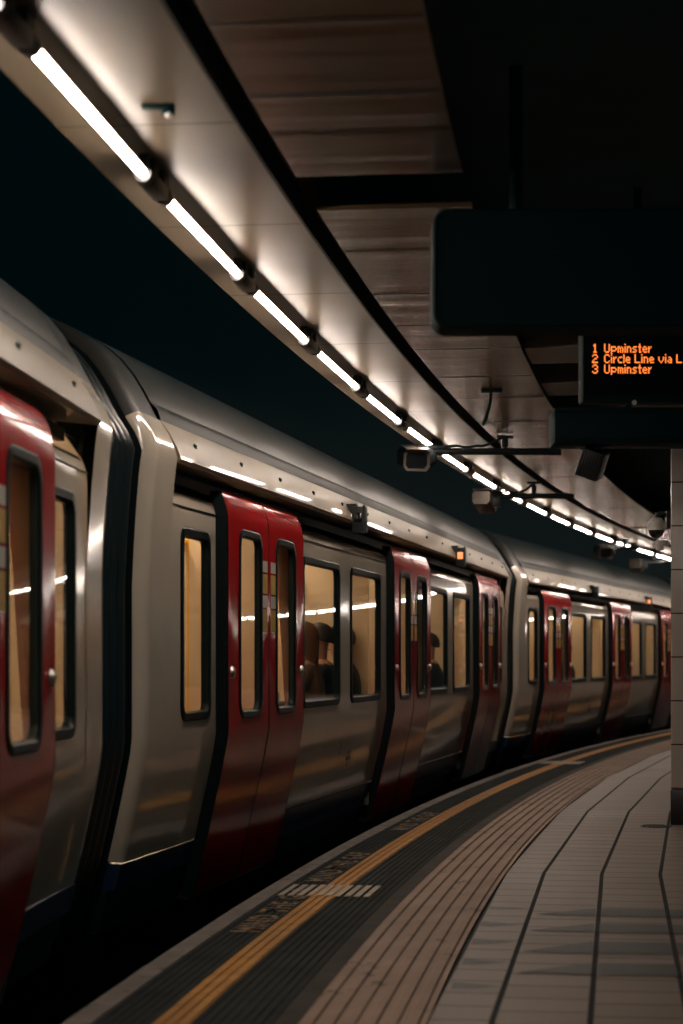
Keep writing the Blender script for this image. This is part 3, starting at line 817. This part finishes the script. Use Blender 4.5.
def make_display():
    Y = 9.6; x0, x1, z0, z1 = 1.102, 2.63, 2.305, 2.632
    e = empty('departure_display', ((x0+x1)/2, Y, z0), -.0)
    w = x1-x0; h = z1-z0
    MB().box((0, .09, h/2), (w, .17, h), bev=.012).build('casing', M['casing'], e)
    MB().box((0, .002, h/2+.008), (w-.035, .012, h-.04)).build('screen', M['lens'], e, smooth=0)
    rim = MB(); rim.box((-w/2+.004, -.004, h/2), (.004, .012, h-.01)).box((0, -.006, -.004), (w, .03, .012), bev=.003); rim.build('edge_rim', M['casing'], e)
    MB().cyl((-.53, -.012, -.008), (-.53, -.026, -.012), .011, n=12).build('sensor', M['dome_white'], e)
    mb = MB(); dx, dz = .00515, .0058
    def line(txt, px, py):
        X = (px-341.5)/FPX*(Y-.005) - (x0+x1)/2; Z = EYE + (660-py)/FPX*(Y-.005) - z0
        for ch in txt:
            g = [r for r in FONT[ch].split()]; cols = len(g[0])
            for r, row in enumerate(g):
                for c, b in enumerate(row):
                    if b == '1':
                        x = X + c*dx; z = Z - r*dz
                        mb.add([(x, -.0055, z), (x+dx*1.02, -.0055, z), (x+dx*1.02, -.0055, z-dz*1.0), (x, -.0055, z-dz*1.0)], [(0, 1, 2, 3)])
            X += (cols+1)*dx
    for i, (n, t) in enumerate((('1', 'Upminster'), ('2', 'Circle Line via L'), ('3', 'Upminster'))):
        line(n, 592.2, 343.8+10.4*i); line(t, 604.2, 343.8+10.4*i)
    t = mb.build('lit_text', M['led'], e, smooth=0, weld=False); t['label'] = 'orange dot matrix text'
    for x in (-.5, .5): MB().cyl((x, .09, h), (x, .09, 3.30-z0), .02, n=10).build('hanger', M['casing'], e)
    return tag(e, 'black train departure display with orange text hanging from the ceiling', 'display')
make_display()

# big dark rounded housing hanging in front
def make_housing():
    Y = 7.6; x0, x1, z0, z1 = .331, 1.95, 2.326, 2.755
    e = empty('hanging_sign_housing', ((x0+x1)/2, Y, z0))
    w, h = x1-x0, z1-z0; mb = MB()
    lp = rrect(-w/2, w/2, 0, h, .055, 8); li = rrect(-w/2+.012, w/2-.012, .012, h-.012, .048, 8)
    rows = [[Vector((u, .012, v)) for u, v in li], [Vector((u, 0.0, v)) for u, v in li], [Vector((u, .0, v)) for u, v in rrect(-w/2+.006, w/2-.006, .006, h-.006, .05, 8)],
            [Vector((u, .008, v)) for u, v in lp], [Vector((u, .21, v)) for u, v in lp], [Vector((u, .22, v)) for u, v in li]]
    mb.grid(rows, close_v=True); mb.poly(rows[-1]); mb.build('casing', M['casing'], e)
    MB().poly([Vector((u, .008, v)) for u, v in li]).build('front_panel', M['casing'], e, smooth=0)
    for x in (-.5, .45): MB().cyl((x, .11, h), (x, .11, 3.30-z0), .025, n=10).build('hanger', M['casing'], e)
    return tag(e, 'large unlit black sign housing with rounded corners hanging from the ceiling', 'sign housing')
make_housing()

# dark duct across the ceiling
def make_duct():
    Y = 13.7; x0, x1, z0, z1 = 1.37, 4.6, 2.518, 2.745
    e = empty('cable_duct', (x0, Y, z0)); w, h = x1-x0, z1-z0
    MB().box((w/2, 0, h/2), (w, .42, h), bev=.01).build('duct', M['casing'], e)
    l = MB().box((w/2, -.212, .02), (w, .01, .02)).box((w/2, -.212, h-.03), (w, .01, .015)); l.build('edge_strip', M['casing'], e, smooth=0)
    for x in (.5, 1.6, 2.7): MB().cyl((x, 0, h), (x, 0, 3.30-z0), .02, n=8).build('hanger', M['casing'], e)
    return tag(e, 'dark box duct running across the ceiling in front of the pillar top', 'duct')
make_duct()
def make_speaker():
    e = empty('loudspeaker', (1.675, 13.7, 2.517), -.25)
    rot = Matrix.Rotation(math.radians(20), 3, 'Y') @ Matrix.Rotation(math.radians(10), 3, 'X')
    b = MB().box(rot @ Vector((0, 0, -.122)), (.15, .22, .185), rot, bev=.01); b.build('cabinet', M['casing2'], e)
    g = MB()
    for k in range(7): g.box(rot @ Vector((-.060+.02*k, -.114, -.122)), (.007, .006, .165), rot)
    g.build('grille', M['black'], e, smooth=0)
    MB().box((0, 0, -.013), (.05, .10, .028)).build('bracket', M['casing'], e)
    return tag(e, 'tilted dark loudspeaker hanging beneath the box duct', 'loudspeaker')
make_speaker()

# ------------------------------------------------------------------ cctv cameras on arms
def make_cctv(px, py, Y, arm_to, front, label, rod_at=.42, wide=.20):
    X = (px-341.5)/FPX*Y; Z = EYE + (660-py)/FPX*Y
    e = empty('cctv_camera', (X, Y, Z))
    # housing along local Y
    yaw = math.radians(8 if front else -14); pit = math.radians(-10)
    rot = Matrix.Rotation(yaw, 3, 'Z') @ Matrix.Rotation(-pit if front else pit, 3, 'X')
    sg = -1 if front else 1
    rows = []
    def ring(y, sx, sz): return [rot @ Vector((u, y, v)) for u, v in ((-.5*sx, -.28*sz), (-.36*sx, -.5*sz), (.36*sx, -.5*sz), (.5*sx, -.28*sz), (.5*sx, .36*sz), (.38*sx, .5*sz), (-.38*sx, .5*sz), (-.5*sx, .36*sz))]
    h = MB(); W = wide; Hh = wide*.76
    h.grid([ring(-sg*.17, W*.88, Hh*.88), ring(-sg*.15, W*.95, Hh*.95), ring(sg*.16, W, Hh), ring(sg*.17, W*.98, Hh*.98), ring(sg*.165, W*.8, Hh*.78), ring(sg*.14, W*.78, Hh*.76)], close_v=True)
    h.poly(ring(-sg*.17, W*.88, Hh*.88)); hs = h.build('housing', M['cctv'], e, smooth=30)
    MB().poly(ring(sg*.142, W*.79, Hh*.77)).build('front_glass', M['lens'], hs, smooth=0)
    sh = MB().box(rot @ Vector((0, sg*.03, Hh*.5+.012)), (W*.9, .40, .008), rot, bev=.003); sh.build('sun_shield', M['cctv'], hs)
    # bracket and arm
    za = .055
    bk = MB(); bk.box((W*.62, 0, .0), (.10, .10, .09), bev=.015); bk.cyl((W*.62+.02, 0, -.02), (W*.62+.02, 0, za+.04), .03, n=12); bk.box((W*.55, 0, za+.03), (.16, .07, .03), bev=.008); bk.build('bracket', M['arm'], e)
    XE = arm_to - X
    MB().cyl((.06, 0, za), (XE, 0, za), .026, n=12).build('arm', M['arm'], e)
    rz = 2.775 - Z
    rd = MB(); rd.cyl((XE*rod_at, 0, za), (XE*rod_at, 0, rz), .016, n=10); rd.box((XE*rod_at, 0, rz-.01), (.12, .06, .02)); rd.box((XE*rod_at, 0, za+.065), (.05, .07, .07), bev=.01)
    rd.build('drop_rod', M['arm'], e)
    cb = MB(); pts = []
    for i in range(13):
        t = i/12
        pts.append((W*.4 + (XE*rod_at-.02-W*.4)*t, -.03, za+.035 + .006*math.sin(t*20) + (.07*max(0, t-.75)*4)**1.0*.9))
    cb.tube(pts, .010); cb.build('cable', M['arm'], e)
    return tag(e, label, 'camera', 'cctv cameras along the platform edge')
make_cctv(413, 459, 15.5, 1.62, True, 'grey security camera nearest on a long arm, its front glass facing the viewer', .62)
make_cctv(484, 502, 19.5, 2.16, False, 'grey security camera on the second arm, turned to face along the platform', .55, wide=.18)
make_cctv(603, 552, 28.6, 4.05, True, 'small security camera beneath the far tubes, facing the viewer', .6)
make_cctv(636, 566, 32.5, 5.05, False, 'farthest small security camera, beside the tiled pillar and turned away', .6)

# loose hanging conduit near the first camera arm
cw = MB(); cw.tube([(.922, 12.94, 2.785), (.921, 12.94, 2.74), (.916, 12.94, 2.70), (.885, 12.94, 2.60), (.872, 12.94, 2.565)], .010); cw.box((.925, 12.94, 2.778), (.13, .05, .016))
tag(cw.build('hanging_cable', M['casing'], None), 'thin dark cable dangling from the ceiling panel above the first camera arm', 'cable')

# little fitting on the soffit
e = empty('ceiling_sensor', (-.518, 6.28, ZS))
MB().box((-.03, 0, -.006), (.10, .035, .012), bev=.003).cyl((0, 0, 0), (0, 0, -.03), .020, n=14).build('base', M['casing'], e)
MB().dome((.002, -.008, -.030), .013, -1, 1, n=12, m=6).build('sensor_bulb', M['dome_white'], e)
tag(e, 'tiny sensor with white bulb on the soffit beside the nearest tube', 'sensor')

# ------------------------------------------------------------------ pillar, dome camera, drain
def make_pillar():
    X, Y = 2.235, 14.25; rz = -.165
    c = Vector((X, Y, 0)) + Matrix.Rotation(rz, 3, 'Z') @ Vector((.30, .30, 0))
    e = empty('pillar', c, rz)
    MB().box((0, 0, 1.545), (.60, .60, 2.61), bev=.012).build('shaft', M['ptiles'], e)
    MB().box((0, 0, 3.08), (.56, .56, .46)).build('pillar_head', M['dark'], e, smooth=0)
    MB().box((0, 0, .12), (.605, .605, .24), bev=.006).build('plinth', M['pillar_base'], e)
    struct(e, 'tiled pillar at the right edge'); return e
make_pillar()
e = empty('dome_camera', (2.235, 14.40, 2.02))
arm = MB(); arm.box((0.0, 0, .06), (.02, .08, .12)); arm.tube([(0, 0, .09), (-.04, 0, .105), (-.075, 0, .10), (-.075, 0, .07)], .016); arm.build('wall_arm', M['casing2'], e)
hd = MB(); hd.cyl((-.075, 0, .075), (-.075, 0, .04), .035, .058, n=20); hd.cyl((-.075, 0, .04), (-.075, 0, -.01), .058, .062, n=20); hd.build('dome_housing', M['dome_white'], e)
MB().dome((-.075, 0, -.01), .055, -1, 0).build('smoked_dome', M['smoked'], e)
jb = MB(); jb.cyl((-.055, -.03, -.085), (-.055, -.03, -.12), .036, .042, n=16); jb.cyl((-.055, -.03, -.12), (-.055, -.03, -.15), .025, n=14); jb.box((-.025, -.01, -.10), (.06, .04, .04), bev=.006); jb.build('lower_sensor', M['dome_white'], e)
tag(e, 'white dome security camera with smoked dome on the side of the tiled pillar', 'camera')
dr = empty('drain_cover', (2.115, 14.12, 0))
MB().cyl((0, 0, .0), (0, 0, .006), .105, n=28).build('ring', M['casing2'], dr)
mb = MB()
for k in range(-3, 4): mb.box((k*.026, 0, .008), (.012, 2*math.sqrt(max(.001, .09**2-(k*.026)**2)), .004))
mb.build('grate', M['casing'], dr, smooth=0)
tag(dr, 'small round dark drain cover in the tiles by the pillar foot', 'drain cover')

# ------------------------------------------------------------------ world, camera
w = bpy.data.worlds.new('World'); S_.world = w; w.use_nodes = True
bg = w.node_tree.nodes['Background']; bg.inputs['Color'].default_value = (.10, .75, .9, 1); bg.inputs['Strength'].default_value = .05

cam = bpy.data.cameras.new('camera'); co = bpy.data.objects.new('camera', cam); COL.objects.link(co)
co.location = (0, 0, EYE); co.rotation_euler = (PI/2, 0, 0)
cam.sensor_fit = 'VERTICAL'; cam.sensor_height = 36.0; cam.lens = FPX/1024*36; cam.shift_y = (660-512)/1024
cam.clip_start = .05; cam.clip_end = 300
cam.dof.use_dof = True; cam.dof.focus_distance = 12.5; cam.dof.aperture_fstop = 2.8
S_.camera = co
vs = S_.view_settings
vs.view_transform = 'Standard'; vs.look = 'None'; vs.exposure = 0.0; vs.gamma = 1.0; vs.use_curve_mapping = False
S_.cycles.max_bounces = 10; S_.cycles.transparent_max_bounces = 16; S_.cycles.sample_clamp_indirect = 6.0
